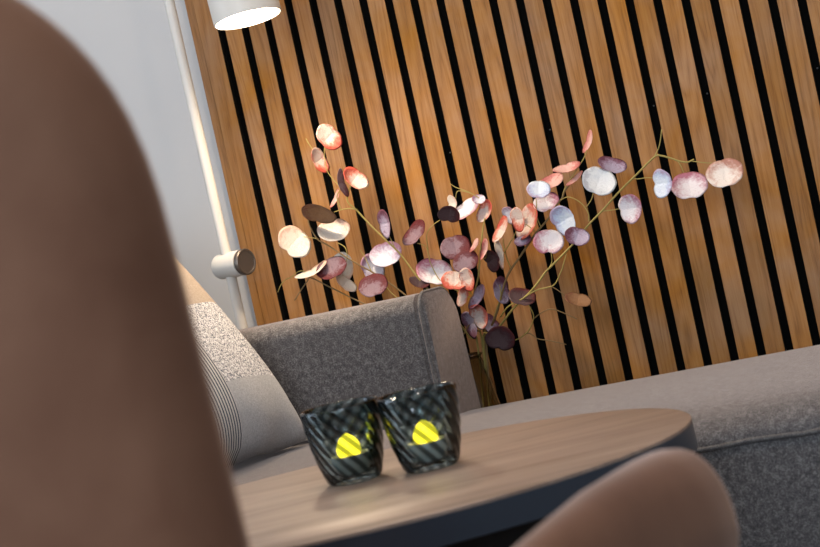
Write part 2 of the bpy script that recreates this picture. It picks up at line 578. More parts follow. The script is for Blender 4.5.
# ------------------------------------------------------------------ patchwork cushion
def pillow_mat():
    m, nt, b = mat('patchwork_cushion')
    tc = nd(nt, 'ShaderNodeTexCoord')
    uv = nd(nt, 'ShaderNodeSeparateXYZ')
    nt.links.new(tc.outputs['UV'], uv.inputs[0])
    ob = coords(nt)
    fine = noise(nt, ob, 520, 2, 0.6)
    med = noise(nt, ob, 400, 3, 0.7)
    plain_c = ramp(nt, fine, [(0.35, (.37, .395, .435)), (0.65, (.53, .555, .60))])
    tweed = ramp(nt, med, [(0.40, (.10, .12, .17)), (0.48, (.42, .44, .48)), (0.56, (.78, .80, .84))])
    warm_lit_plain = ramp(nt, fine, [(0.35, (.34, .29, .24)), (0.65, (.50, .43, .37))])  # top patch is the plain cloth with warm lamplight put into its colour
    st = math_(nt, 'FRACT', math_(nt, 'MULTIPLY', uv.outputs['X'], 85.0))
    stripe = mix(nt, math_(nt, 'GREATER_THAN', st, 0.45), (.07, .09, .13), (.60, .61, .62))
    # borders between the patches
    up = math_(nt, 'GREATER_THAN', uv.outputs['Y'], 0.21)
    top = math_(nt, 'GREATER_THAN', uv.outputs['Y'], 0.50)
    left = math_(nt, 'LESS_THAN', uv.outputs['X'], 0.62)
    low = math_(nt, 'LESS_THAN', uv.outputs['Y'], 0.40)
    c = mix(nt, up, plain_c, tweed)
    c = mix(nt, math_(nt, 'MULTIPLY', left, low), c, stripe)
    c = mix(nt, top, c, warm_lit_plain)
    nt.links.new(c, b.inputs['Base Color'])
    b.inputs['Roughness'].default_value = 0.95
    b.inputs['Specular IOR Level'].default_value = 0.1
    bump(nt, b, med, 0.6, 0.0015)
    return m
def make_pillow():
    N = 36
    S = 0.44
    T = 0.068
    e1 = Vector((0.20, 0.98, 0)).normalized()            # along the foot, towards the backrest
    e2 = Vector((-0.46, 0.0, 0.89))
    e2 = (e2 - e1 * e2.dot(e1)).normalized()
    n = e1.cross(e2)
    if n.x < 0: n = -n
    br = Vector((0.140, -0.325, 0.450))
    bm = bmesh.new()
    uvl = bm.loops.layers.uv.new('UVMap')
    def P(i, j, side):
        u, v = i / N, j / N
        a, c = 2 * u - 1, 2 * v - 1
        pinch = 0.035
        pu = a * (1 - pinch * (1 - c * c)) ; pv = c * (1 - pinch * (1 - a * a))
        t = T * max(0.0, (1 - a ** 4)) ** 0.6 * max(0.0, (1 - c ** 4)) ** 0.6
        wr = 0.006 * sin(9 * a + 2 * c) * (1 - c) * 0.5 * (1 - abs(a)) + 0.004 * sin(14 * a + 1) * max(0, -c) ** 3
        slump = Vector((-0.05, 0, -0.012)) * (v ** 2)
        return br + e1 * (pu - 1) * S / 2 + e2 * ((pv + 1) * S / 2) + n * (side * t + wr) + slump
    grid = {}
    for side in (1, -1):
        for i in range(N + 1):
            for j in range(N + 1):
                edge = i in (0, N) or j in (0, N)
                if edge and side == -1:
                    grid[(i, j, -1)] = grid[(i, j, 1)]
                else:
                    grid[(i, j, side)] = bm.verts.new(P(i, j, side))
    for side in (1, -1):
        for i in range(N):
            for j in range(N):
                q = [(i, j), (i + 1, j), (i + 1, j + 1), (i, j + 1)]
                f = bm.faces.new([grid[(a, b, side)] for a, b in q])
                for lp, (a, b) in zip(f.loops, q):
                    lp[uvl].uv = (a / N, b / N)
    return link('cushion', bm, pillow_mat())
tag(make_pillow(), 'grey patchwork cushion with tweed and striped patches leaning at the left end of the sofa', 'cushion')

# ------------------------------------------------------------------ floor lamp
LX, LY = -0.005, -0.15
HX, HY, HZ = 0.165, -0.27, 1.042
lamp = empty('floor_lamp', (LX, LY, 0), 'cream white floor lamp with round shade glowing over the sofa end', 'floor lamp')
def lp(o):
    o.location = Vector(o.location) - Vector(lamp.location)
    return o
bm = bmesh.new(); add_lathe(bm, [(.075, 0), (.078, .004), (.078, .014), (.074, .018), (.012, .020)], 48, (LX, LY, 0))
lp(link('base', bm, M['lamp_white'], lamp, angle=40))
lp(link('pole', tube([(LX, LY, .018), (LX, LY, .6), (LX, LY, 1.33)], .0078, n=24), M['lamp_white'], lamp, angle=60))
ax = Vector((.93, -.365, 0)).normalized()
hc = Vector((LX + .007, LY, .7095))
def along(bm, prof, start, axis):
    n = 40
    a = axis.cross(Vector((0, 0, 1))).normalized(); b = axis.cross(a)
    add_loft(bm, [[start + axis * s + (a * cos(2 * pi * k / n) + b * sin(2 * pi * k / n)) * r for k in range(n)] for r, s in prof])
bm = bmesh.new(); along(bm, [(.013, -.031), (.0175, -.029), (.0192, -.025), (.0195, -.015), (.0195, .022)], hc, ax)
hub = lp(link('dimmer_hub', bm, M['lamp_white'], lamp, angle=50)); 
bm = bmesh.new(); along(bm, [(.0180, .0222), (.0198, .024), (.0198, .0295), (.0185, .031), (.0165, .0305), (.0160, .0295)], hc, ax)
cap = link('dial_cap', bm, M['lamp_metal'], hub, angle=40)
cap['label'] = 'grey metal dial end of the dimmer hub'
lp(link('arm', tube([Vector((LX, LY, 1.31)), Vector((HX, HY, 1.31))], .0065, n=16), M['lamp_white'], lamp, angle=60))
lp(link('hanger', tube([Vector((HX, HY, 1.315)), Vector((HX + .006, HY + .012, 1.165))], .006, n=16), M['lamp_white'], lamp, angle=60))
bm = bmesh.new()
add_lathe(bm, [(.0455, .006), (.0465, .0), (.0485, .0), (.0485, .10), (.045, .125), (.034, .136), (.008, .139)], 64, cap0=False)
add_lathe(bm, [(.0455, .006), (.0455, .012), (.002, .012)], 64, cap0=False, cap1=False)
bmesh.ops.remove_doubles(bm, verts=bm.verts, dist=1e-5)
shade = lp(link('shade', bm, M['lamp_white'], lamp, loc=(HX, HY, HZ), angle=35))
# the shade is swivelled a little out of plumb, its opening towards the room
shade.rotation_mode = 'QUATERNION'
shade.rotation_quaternion = Quaternion((cos(radians(20.4)), sin(radians(20.4)), 0), radians(-6.5)) @ Quaternion((-sin(radians(20.4)), cos(radians(20.4)), 0), radians(-2.6))
bm = bmesh.new(); add_lathe(bm, [(.0453, .0045), (.0453, .0015)], 64)
gl = link('diffuser', bm, M['lamp_glow'], shade, angle=35)
bulb = bpy.data.lights.new('lamp_bulb', 'SPOT')
bulb.energy = LAMP_WATTS
bulb.color = (1.0, 0.77, 0.53)
bulb.spot_size = radians(168); bulb.spot_blend = 1.0
bulb.shadow_soft_size = 0.035
bo = bpy.data.objects.new('lamp_bulb', bulb); COL.objects.link(bo)
bo.parent = shade
bo.location = (0, 0, -0.001)

# ------------------------------------------------------------------ vase and eucalyptus
VX, VY = 0.276, -0.078
vase = empty('vase', (VX, VY, 0), 'tall olive tinted glass vase holding branches behind the sofa', 'vase')
bm = bmesh.new()
outer = [(.050, 0), (.060, .004), (.066, .03), (.067, .20), (.066, .36), (.063, .42), (.058, .46), (.052, .49), (.049, .498), (.053, .503)]
inner = [(.0505, .503), (.0465, .497), (.049, .488), (.055, .458), (.060, .42), (.063, .36), (.064, .2), (.063, .035), (.055, .018), (.004, .016)]
add_lathe(bm, outer + inner, 56)
link('glass_body', bm, M['vase_glass'], vase)

LEAVES = [
    ('l', 'coral', (0.1854, -0.1245, 0.8610), 0.0212, (0.804, 0.310, 0.505, -0.049)),
    ('l', 'coral', (0.1557, -0.1070, 0.8319), 0.0199, (0.774, 0.136, 0.618, -0.025)),
    ('l', 'coral', (0.2128, -0.1274, 0.7930), 0.0204, (0.855, 0.251, 0.454, 0.010)),
    ('l', 'mauve', (0.1933, -0.1323, 0.7916), 0.0211, (0.724, -0.019, 0.688, 0.045)),
    ('l', 'pink', (0.1668, -0.1000, 0.7714), 0.0153, (0.862, 0.187, -0.419, 0.216)),
    ('l', 'brown', (0.1465, -0.1250, 0.7578), 0.0259, (0.305, 0.901, 0.250, -0.180)),
    ('l', 'cream', (0.0931, -0.1200, 0.7219), 0.0261, (0.806, 0.341, 0.479, -0.062)),
    ('l', 'cream', (0.1529, -0.1032, 0.7243), 0.0238, (0.900, 0.389, 0.113, 0.161)),
    ('l', 'cream', (0.1166, -0.1300, 0.6727), 0.0260, (0.963, 0.119, -0.112, 0.214)),
    ('l', 'burgundy', (0.1465, -0.1252, 0.6716), 0.0236, (0.903, 0.365, -0.038, 0.225)),
    ('l', 'cream', (0.1485, -0.0822, 0.6703), 0.0216, (0.429, 0.547, 0.421, -0.582)),
    ('l', 'cream', (0.1549, -0.1090, 0.6453), 0.0184, (0.883, 0.136, 0.446, 0.055)),
    ('l', 'silver', (0.2220, -0.0924, 0.6732), 0.0237, (0.875, 0.444, 0.023, 0.192)),
    ('l', 'silver', (0.1986, -0.0984, 0.6607), 0.0206, (0.752, 0.282, 0.575, -0.159)),
    ('l', 'burgundy', (0.2128, -0.1450, 0.6352), 0.0218, (0.882, 0.428, 0.022, 0.198)),
    ('l', 'mauve', (0.2438, -0.1209, 0.7201), 0.0211, (0.279, 0.647, 0.275, -0.654)),
    ('m', 'burgundy', (0.2789, -0.1048, 0.6958), 0.0219, (0.872, 0.316, -0.272, 0.255)),
    ('l', 'dark', (0.2743, -0.1241, 0.6246), 0.0150, (0.934, 0.216, 0.268, 0.092)),
    ('m', 'dark', (0.3473, -0.1358, 0.7146), 0.0160, (0.456, 0.854, 0.227, -0.102)),
    ('m', 'cream', (0.3368, -0.0787, 0.7283), 0.0121, (0.314, 0.618, 0.315, -0.648)),
    ('m', 'silverpink', (0.3598, -0.0903, 0.7130), 0.0225, (0.922, 0.279, -0.171, 0.208)),
    ('m', 'silver', (0.3830, -0.0976, 0.7251), 0.0097, (0.897, 0.400, 0.163, 0.094)),
    ('m', 'coral', (0.3880, -0.0925, 0.7054), 0.0172, (0.809, 0.335, -0.395, 0.276)),
    ('m', 'burgundy', (0.3349, -0.1040, 0.6638), 0.0217, (0.861, 0.481, 0.061, 0.155)),
    ('m', 'burgundy', (0.3503, -0.1174, 0.6413), 0.0194, (0.839, 0.480, -0.093, 0.237)),
    ('m', 'silverpink', (0.2917, -0.0988, 0.6341), 0.0264, (0.896, 0.366, 0.241, 0.068)),
    ('m', 'pink', (0.3673, -0.1120, 0.6608), 0.0112, (0.879, 0.209, -0.367, 0.219)),
    ('m', 'pink', (0.3841, -0.1201, 0.6523), 0.0156, (0.817, 0.198, -0.494, 0.220)),
    ('m', 'dark', (0.3848, -0.1005, 0.6353), 0.0172, (0.376, 0.701, 0.313, -0.519)),
    ('m', 'coral', (0.3297, -0.1243, 0.6176), 0.0194, (0.904, 0.381, 0.163, 0.103)),
    ('m', 'coral', (0.3530, -0.1320, 0.6164), 0.0171, (0.369, 0.626, 0.332, -0.601)),
    ('m', 'coral', (0.3352, -0.1178, 0.5920), 0.0149, (0.787, 0.302, -0.450, 0.296)),
    ('m', 'mauve', (0.3567, -0.1160, 0.5856), 0.0194, (0.871, 0.234, -0.358, 0.242)),
    ('m', 'mauve', (0.3840, -0.0901, 0.5890), 0.0202, (0.702, 0.112, 0.688, -0.148)),
    ('r', 'dark', (0.4273, -0.1352, 0.5759), 0.0198, (0.927, 0.292, 0.225, 0.065)),
    ('r', 'brown', (0.5110, -0.1514, 0.5566), 0.0188, (0.946, 0.201, 0.246, 0.061)),
    ('m', 'coral', (0.3545, -0.1201, 0.5604), 0.0186, (0.399, 0.673, 0.323, -0.532)),
    ('m', 'mauve', (0.3297, -0.0902, 0.5491), 0.0204, (0.315, 0.700, 0.258, -0.587)),
    ('m', 'mauve', (0.3576, -0.0904, 0.5424), 0.0181, (0.836, 0.175, 0.517, -0.056)),
    ('r', 'dark', (0.3900, -0.1578, 0.5266), 0.0212, (0.540, 0.807, 0.220, -0.088)),
    ('m', 'coral', (0.4470, -0.1328, 0.6855), 0.0176, (0.320, 0.631, 0.306, -0.637)),
    ('m', 'silver', (0.4232, -0.0928, 0.6940), 0.0134, (0.373, 0.712, 0.316, -0.504)),
    ('m', 'coral', (0.4505, -0.0986, 0.6760), 0.0267, (0.821, 0.282, -0.428, 0.251)),
    ('m', 'mauve', (0.4398, -0.1125, 0.6536), 0.0125, (0.928, 0.335, -0.013, 0.162)),
    ('m', 'coral', (0.4147, -0.1215, 0.6759), 0.0207, (0.860, 0.217, -0.407, 0.218)),
    ('m', 'cream', (0.4066, -0.1200, 0.6425), 0.0222, (0.200, 0.680, 0.175, -0.684)),
    ('r', 'silverpink', (0.4818, -0.1315, 0.6447), 0.0212, (0.853, 0.492, 0.161, 0.062)),
    ('r', 'blue', (0.5164, -0.1453, 0.6714), 0.0224, (0.407, 0.695, 0.330, -0.492)),
    ('r', 'mauve', (0.5339, -0.1664, 0.6454), 0.0172, (0.886, 0.381, 0.264, 0.010)),
    ('m', 'blue', (0.4789, -0.1131, 0.7202), 0.0169, (0.895, 0.411, 0.157, 0.079)),
    ('m', 'pink', (0.4907, -0.0780, 0.7263), 0.0178, (0.933, 0.314, -0.062, 0.163)),
    ('m', 'silverpink', (0.4803, -0.0925, 0.6994), 0.0185, (0.897, 0.415, -0.002, 0.154)),
    ('m', 'pink', (0.5259, -0.1124, 0.7396), 0.0197, (0.976, 0.170, 0.001, 0.134)),
    ('m', 'pink', (0.5602, -0.0908, 0.7713), 0.0168, (0.843, 0.187, -0.474, 0.174)),
    ('m', 'pink', (0.5363, -0.1181, 0.7236), 0.0153, (0.949, 0.136, -0.239, 0.154)),
    ('r', 'white', (0.5777, -0.1564, 0.7131), 0.0236, (0.845, 0.442, 0.299, -0.036)),
    ('r', 'mauve', (0.5948, -0.1311, 0.7315), 0.0201, (0.929, 0.260, 0.261, 0.041)),
    ('r', 'silverpink', (0.6130, -0.1449, 0.6678), 0.0200, (0.414, 0.559, 0.407, -0.592)),
    ('r', 'blue', (0.6674, -0.1619, 0.6930), 0.0197, (0.330, 0.576, 0.342, -0.665)),
    ('r', 'silverpink', (0.6921, -0.1121, 0.6804), 0.0254, (0.900, 0.421, 0.078, 0.076)),
    ('r', 'rose', (0.7519, -0.1545, 0.6870), 0.0249, (0.881, 0.462, 0.022, 0.094)),
]
TWIGS = [
    ('l', 0.0016, 'olive', [(0.326, -0.077, 0.510), (0.321, -0.086, 0.529), (0.310, -0.102, 0.563), (0.291, -0.115, 0.600), (0.271, -0.115, 0.635), (0.253, -0.115, 0.672), (0.236, -0.115, 0.696), (0.219, -0.115, 0.720), (0.200, -0.115, 0.750), (0.191, -0.115, 0.761), (0.191, -0.115, 0.770), (0.198, -0.115, 0.782), (0.205, -0.115, 0.791)]),
    ('l', 0.0010, 'olive', [(0.202, -0.115, 0.749), (0.191, -0.115, 0.753), (0.177, -0.115, 0.754), (0.165, -0.115, 0.753)]),
    ('l', 0.0009, 'olive', [(0.177, -0.115, 0.755), (0.175, -0.115, 0.774), (0.183, -0.115, 0.786), (0.176, -0.115, 0.799), (0.169, -0.115, 0.814), (0.169, -0.115, 0.831)]),
    ('l', 0.0008, 'olive', [(0.169, -0.115, 0.831), (0.171, -0.115, 0.843), (0.177, -0.115, 0.858)]),
    ('l', 0.0008, 'olive', [(0.147, -0.115, 0.868), (0.150, -0.115, 0.859), (0.154, -0.115, 0.850)]),
    ('l', 0.0013, 'brown', [(0.326, -0.077, 0.510), (0.308, -0.091, 0.537), (0.277, -0.112, 0.576), (0.234, -0.115, 0.626), (0.203, -0.115, 0.655), (0.187, -0.115, 0.668), (0.160, -0.115, 0.692), (0.144, -0.115, 0.707), (0.130, -0.115, 0.719), (0.123, -0.115, 0.738), (0.122, -0.115, 0.751), (0.125, -0.115, 0.757)]),
    ('l', 0.0008, 'olive', [(0.131, -0.115, 0.719), (0.122, -0.115, 0.723), (0.109, -0.115, 0.727)]),
    ('l', 0.0008, 'olive', [(0.161, -0.115, 0.707), (0.170, -0.115, 0.699), (0.171, -0.115, 0.687), (0.167, -0.115, 0.677)]),
    ('l', 0.0012, 'brown', [(0.308, -0.091, 0.537), (0.246, -0.115, 0.577), (0.196, -0.115, 0.602), (0.169, -0.115, 0.619), (0.136, -0.115, 0.643), (0.106, -0.115, 0.665), (0.099, -0.115, 0.661), (0.086, -0.115, 0.650), (0.072, -0.115, 0.637)]),
    ('l', 0.0008, 'olive', [(0.106, -0.115, 0.665), (0.100, -0.115, 0.675), (0.089, -0.115, 0.678), (0.075, -0.115, 0.672), (0.065, -0.115, 0.670), (0.056, -0.115, 0.664), (0.048, -0.115, 0.654)]),
    ('l', 0.0008, 'olive', [(0.203, -0.115, 0.655), (0.198, -0.115, 0.677), (0.193, -0.115, 0.690)]),
    ('l', 0.0008, 'olive', [(0.237, -0.115, 0.606), (0.226, -0.115, 0.619), (0.220, -0.115, 0.629), (0.211, -0.115, 0.633)]),
    ('l', 0.0008, 'olive', [(0.247, -0.115, 0.682), (0.244, -0.115, 0.695), (0.240, -0.115, 0.708)]),
    ('m', 0.0016, 'olive', [(0.333, -0.075, 0.509), (0.332, -0.085, 0.539), (0.335, -0.094, 0.567), (0.346, -0.101, 0.591), (0.360, -0.105, 0.617), (0.373, -0.105, 0.656), (0.383, -0.105, 0.684), (0.389, -0.105, 0.697)]),
    ('m', 0.0009, 'olive', [(0.345, -0.100, 0.588), (0.338, -0.105, 0.605), (0.332, -0.105, 0.631), (0.332, -0.105, 0.652)]),
    ('m', 0.0008, 'olive', [(0.292, -0.105, 0.651), (0.292, -0.105, 0.666), (0.290, -0.105, 0.676), (0.279, -0.105, 0.682)]),
    ('m', 0.0009, 'olive', [(0.344, -0.099, 0.584), (0.321, -0.105, 0.604), (0.301, -0.105, 0.622), (0.292, -0.105, 0.651)]),
    ('m', 0.0008, 'olive', [(0.293, -0.105, 0.668), (0.296, -0.105, 0.691), (0.307, -0.105, 0.702), (0.323, -0.105, 0.709)]),
    ('m', 0.0008, 'olive', [(0.376, -0.105, 0.737), (0.365, -0.105, 0.744), (0.355, -0.105, 0.750), (0.348, -0.105, 0.757)]),
    ('m', 0.0008, 'olive', [(0.387, -0.105, 0.727), (0.378, -0.105, 0.735), (0.365, -0.105, 0.742), (0.356, -0.105, 0.743), (0.352, -0.105, 0.734)]),
    ('m', 0.0008, 'olive', [(0.369, -0.105, 0.646), (0.376, -0.105, 0.640), (0.381, -0.105, 0.650)]),
    ('m', 0.0018, 'brown', [(0.338, -0.075, 0.508), (0.353, -0.085, 0.535), (0.373, -0.094, 0.560), (0.402, -0.105, 0.607), (0.428, -0.105, 0.632), (0.457, -0.105, 0.659), (0.476, -0.105, 0.673), (0.490, -0.105, 0.685), (0.497, -0.105, 0.693), (0.508, -0.105, 0.702), (0.515, -0.105, 0.712), (0.533, -0.105, 0.726)]),
    ('m', 0.0009, 'olive', [(0.508, -0.105, 0.702), (0.517, -0.105, 0.717), (0.540, -0.105, 0.739), (0.552, -0.105, 0.751), (0.558, -0.105, 0.761)]),
    ('m', 0.0008, 'olive', [(0.468, -0.105, 0.668), (0.465, -0.105, 0.687), (0.469, -0.105, 0.700), (0.470, -0.105, 0.710)]),
    ('m', 0.0008, 'olive', [(0.459, -0.105, 0.662), (0.452, -0.105, 0.671), (0.446, -0.105, 0.677)]),
    ('m', 0.0009, 'olive', [(0.411, -0.105, 0.619), (0.408, -0.105, 0.634), (0.408, -0.105, 0.653), (0.409, -0.105, 0.663)]),
    ('m', 0.0009, 'olive', [(0.405, -0.105, 0.641), (0.414, -0.105, 0.651), (0.426, -0.105, 0.663), (0.433, -0.105, 0.673)]),
    ('m', 0.0009, 'olive', [(0.361, -0.089, 0.546), (0.374, -0.096, 0.565), (0.386, -0.102, 0.582), (0.389, -0.105, 0.598)]),
    ('r', 0.0017, 'olive', [(0.334, -0.075, 0.508), (0.357, -0.092, 0.528), (0.381, -0.109, 0.543), (0.410, -0.129, 0.563), (0.446, -0.140, 0.584), (0.471, -0.140, 0.605), (0.482, -0.140, 0.612), (0.519, -0.140, 0.636), (0.547, -0.140, 0.658), (0.570, -0.140, 0.673), (0.601, -0.140, 0.695), (0.630, -0.140, 0.713), (0.659, -0.140, 0.731), (0.669, -0.140, 0.730), (0.681, -0.140, 0.724), (0.691, -0.140, 0.718), (0.702, -0.140, 0.714), (0.712, -0.140, 0.716)]),
    ('r', 0.0009, 'olive', [(0.659, -0.140, 0.731), (0.669, -0.140, 0.745), (0.677, -0.140, 0.766)]),
    ('r', 0.0008, 'olive', [(0.709, -0.140, 0.714), (0.726, -0.140, 0.708), (0.742, -0.140, 0.704)]),
    ('r', 0.0008, 'olive', [(0.689, -0.140, 0.719), (0.692, -0.140, 0.711), (0.694, -0.140, 0.701)]),
    ('r', 0.0008, 'olive', [(0.622, -0.140, 0.709), (0.629, -0.140, 0.706), (0.642, -0.140, 0.705), (0.653, -0.140, 0.702)]),
    ('r', 0.0008, 'olive', [(0.567, -0.140, 0.673), (0.576, -0.140, 0.672), (0.587, -0.140, 0.671), (0.599, -0.140, 0.671)]),
    ('r', 0.0009, 'olive', [(0.548, -0.140, 0.662), (0.550, -0.140, 0.673), (0.546, -0.140, 0.685), (0.538, -0.140, 0.695), (0.526, -0.140, 0.702), (0.515, -0.140, 0.700)]),
    ('r', 0.0008, 'olive', [(0.549, -0.140, 0.683), (0.558, -0.140, 0.691), (0.563, -0.140, 0.700)]),
    ('r', 0.0008, 'olive', [(0.475, -0.140, 0.607), (0.483, -0.140, 0.617), (0.485, -0.140, 0.631)]),
    ('r', 0.0008, 'olive', [(0.519, -0.140, 0.636), (0.523, -0.140, 0.641)]),
    ('r', 0.0011, 'olive', [(0.383, -0.114, 0.553), (0.401, -0.127, 0.566), (0.425, -0.140, 0.573), (0.451, -0.140, 0.582), (0.470, -0.140, 0.583), (0.481, -0.140, 0.586), (0.493, -0.140, 0.601), (0.498, -0.140, 0.609), (0.506, -0.140, 0.624)]),
    ('r', 0.0008, 'brown', [(0.475, -0.140, 0.583), (0.484, -0.140, 0.575), (0.494, -0.140, 0.564)]),
    ('r', 0.0010, 'olive', [(0.374, -0.093, 0.514), (0.394, -0.101, 0.515), (0.410, -0.110, 0.520), (0.423, -0.119, 0.528), (0.437, -0.132, 0.545), (0.437, -0.139, 0.560), (0.434, -0.140, 0.567)]),
    ('r', 0.0009, 'brown', [(0.435, -0.129, 0.542), (0.451, -0.139, 0.549), (0.467, -0.140, 0.552), (0.484, -0.140, 0.543), (0.501, -0.140, 0.531)]),
    ('r', 0.0009, 'brown', [(0.411, -0.111, 0.522), (0.421, -0.114, 0.521), (0.430, -0.114, 0.512), (0.449, -0.118, 0.506), (0.473, -0.124, 0.497)]),
]

def leaf_mesh(seed):
    rnd = random.Random(seed)
    bm = bmesh.new()
    NR, NA = 7, 40
    ph = rnd.uniform(0, 6.28)
    lob = rnd.uniform(.03, .08); nd_ = rnd.uniform(.10, .24); n3 = rnd.uniform(.03, .10); fold = rnd.uniform(.05, .16)
    cup = rnd.uniform(.10, .22)
    def P(ir, ia, side):
        t = 2 * pi * ia / NA; q = ir / NR
        R = 1 + lob * cos(2 * t) * 0.5 + .02 * cos(3 * t + ph) + .012 * cos(7 * t + 2 * ph)
        R -= nd_ * math.exp(-(abs(t - pi * 1.5) / .26) ** 2) + n3 * math.exp(-(abs(t - pi * .5) / .35) ** 2)     # notch at the stalk, dent opposite
        x, y = q * R * cos(t), q * R * sin(t)
        z = cup * (q * q - .4) + .05 * q * sin(2 * t + ph) * q + fold * abs(x) * q - .05 * math.exp(-(x / .09) ** 2) * (1 - q * .5)
        return (x, y, z + side * .012 * (1 - q ** 4))
    for side in (1, -1):
        c = bm.verts.new(P(0, 0, side))
        prev = None
        for ir in range(1, NR + 1):
            ring = [bm.verts.new(P(ir, ia, side)) for ia in range(NA)]
            for k in range(NA):
                if prev is None: bm.faces.new((c, ring[k], ring[(k + 1) % NA]))
                else: bm.faces.new((prev[k], ring[k], ring[(k + 1) % NA], prev[(k + 1) % NA]))
            prev = ring
    bmesh.ops.remove_doubles(bm, verts=bm.verts, dist=1e-4)
    bmesh.ops.recalc_face_normals(bm, faces=bm.faces)
    me = bpy.data.meshes.new('leaf')
    bm.to_mesh(me); bm.free()
    me.polygons.foreach_set('use_smooth', [True] * len(me.polygons))
    return me

LEAF_WORDS = {'coral': 'coral edged round leaf with pale middle', 'pink': 'narrow pink leaf seen edge-on', 'cream': 'cream white round leaf',
              'burgundy': 'burgundy round leaf with greyish middle', 'dark': 'dark purple-brown leaf', 'mauve': 'mauve leaf', 'silver': 'silvery lilac leaf',
              'silverpink': 'silver-pink round leaf', 'blue': 'silver-blue round leaf', 'white': 'large silvery white round leaf', 'rose': 'rosy cream round leaf', 'brown': 'brown oval leaf'}
BR = {
    'l': 'eucalyptus branch fanning out left, coral leaves at its tip and a round cream leaf',
    'm': 'eucalyptus branch rising in the middle of the vase with burgundy and coral leaves',
    'r': 'long eucalyptus branch reaching right with silver-blue and rosy round leaves',
}
leaf_meshes = {}
for key in ('l', 'm', 'r'):
    base = Vector((VX + {'l': -.02, 'm': 0, 'r': .02}[key], VY + {'l': .01, 'm': -.012, 'r': .012}[key], .0175))
    root = empty('eucalyptus_branch', base, BR[key], 'eucalyptus branch', 'eucalyptus branches in the vase')
    bm = bmesh.new()
    first = [t for t in TWIGS if t[0] == key]
    for n_, (b_, th, colr, pts) in enumerate(first):
        if colr != 'olive' and n_: continue
        if n_ == 0 or (Vector(pts[0]) - Vector(first[0][3][0])).length < .02:
            pts = [tuple(base)] + [tuple((base + (Vector(pts[0]) - base) * .5) + Vector((0, 0, 0)))] + pts
        add_tube(bm, [p - base for p in smooth_path(pts)], th * 1.0, th * .7, 8)
    link('stem', bm, M['olive'], root)
    rest = [t for t in first[1:] if t[2] != 'olive']
    for b_, th, colr, pts in rest:
        bm = bmesh.new()
        if (Vector(pts[0]) - Vector(first[0][3][0])).length < .02:
            pts = [tuple(base + (Vector(pts[0]) - base) * .1)] + pts
        add_tube(bm, [p - base for p in smooth_path(pts)], th * 1.0, th * .7, 8)
        link('twig', bm, M['brown'], root)
    for i, (b_, ty, p, r, q) in enumerate(LEAVES):
        if b_ != key: continue
        var = i % 5
        if (var, ty) not in leaf_meshes:
            me = leaf_mesh(var)
            me.materials.append(M['leaf_' + ty])
            leaf_meshes[(var, ty)] = me
        o = bpy.data.objects.new('leaf', leaf_meshes[(var, ty)])
        COL.objects.link(o)
        o.parent = root
        o.location = Vector(p) - base
        o.rotation_mode = 'QUATERNION'
        o.rotation_quaternion = Quaternion(q)
        o.scale = (r, r, r)
        o['label'] = LEAF_WORDS[ty]

# ------------------------------------------------------------------ coffee table
TX, TY, TZ = 0.503, -1.034, 0.48
TA, TB, TROT = 0.333, 0.258, radians(26.5)
table = empty('coffee_table', (TX, TY, 0), 'low oval coffee table with brown wood top and black edge', 'coffee table')
table.rotation_euler = (0, 0, TROT)
def oval(s, z, n=120, d=0.0): return [((TA * s - d) * cos(2 * pi * k / n), (TB * s - d) * sin(2 * pi * k / n), z) for k in range(n)]
bm = bmesh.new()
add_loft(bm, [oval(1, TZ - .004, d=.0005), oval(1, TZ - .0012, d=.0005), oval(1, TZ, d=.0020), oval(.6, TZ), oval(.2, TZ)])
link('tabletop', bm, M['table'], table, angle=40)
bm = bmesh.new()
add_loft(bm, [oval(.9, TZ - .0305), oval(1, TZ - .0305, d=.001), oval(1, TZ - .0295), oval(1, TZ - .0045), oval(1, TZ - .004, d=.001), oval(.9, TZ - .004)])
link('edge_band', bm, M['table_edge'], table, angle=40)
bm = bmesh.new()
add_loft(bm, [oval(.74, 0.0), oval(.76, .012), oval(.76, TZ - .0305)])
link('drum_base', bm, M['table_base'], table, angle=40)

# ------------------------------------------------------------------ candle glasses with LED candles
def glass_mesh():
    bm = bmesh.new()
    n = 168
    def ring(r, z, amp):
        out = []
        for k in range(n):
            t = 2 * pi * k / n
            w = cos(15 * (t + 24.0 * z))
            rr = r + amp * w
            out.append((rr * cos(t), rr * sin(t), z))
        return out
    H = .0775
    rings = []
    def ro(z):
        q = z / H
        return .0272 + (.0400 - .0272) * (1 - (1 - q) ** 1.9)
    rings.append(ring(.020, .0006, 0)); rings.append(ring(.0245, .0, 0)); rings.append(ring(.0262, .0008, 0))
    for k in range(1, 25):
        z = H * k / 24 * .985 + .001
        amp = .00085 * min(1, k / 4) * min(1, (25 - k) / 3)
        rings.append(ring(ro(z), z, amp))
    rings.append(ring(.0392, H + .0006, 0)); rings.append(ring(.0380, H, 0))
    for k in range(23, 2, -1):
        z = H * k / 24
        rings.append(ring(ro(z) - .0022, z, .0002 * min(1, k / 4)))
    rings.append(ring(ro(.008) - .005, .0072, 0)); rings.append(ring(.012, .0066, 0))
    add_loft(bm, rings)
    bmesh.ops.recalc_face_normals(bm, faces=bm.faces)
    me = bpy.data.meshes.new('candle_glass')
    bm.to_mesh(me); bm.free()
    me.polygons.foreach_set('use_smooth', [True] * len(me.polygons))
    me.materials.append(M['smoke_glass'])
    return me
gm = glass_mesh()
spots = ((0.4775, -0.981, 'left', 0.4), (0.5620, -0.982, 'right', 1.7))
for gx, gy, side, rz in spots:
    o = bpy.data.objects.new('candle_glass', gm); COL.objects.link(o)
    o.location = (gx, gy, TZ + .0002); o.rotation_euler = (0, 0, rz)
    tag(o, 'smoky ribbed candle glass on the coffee table, %s one of the pair' % side, 'candle glass', 'candle glasses on the coffee table')
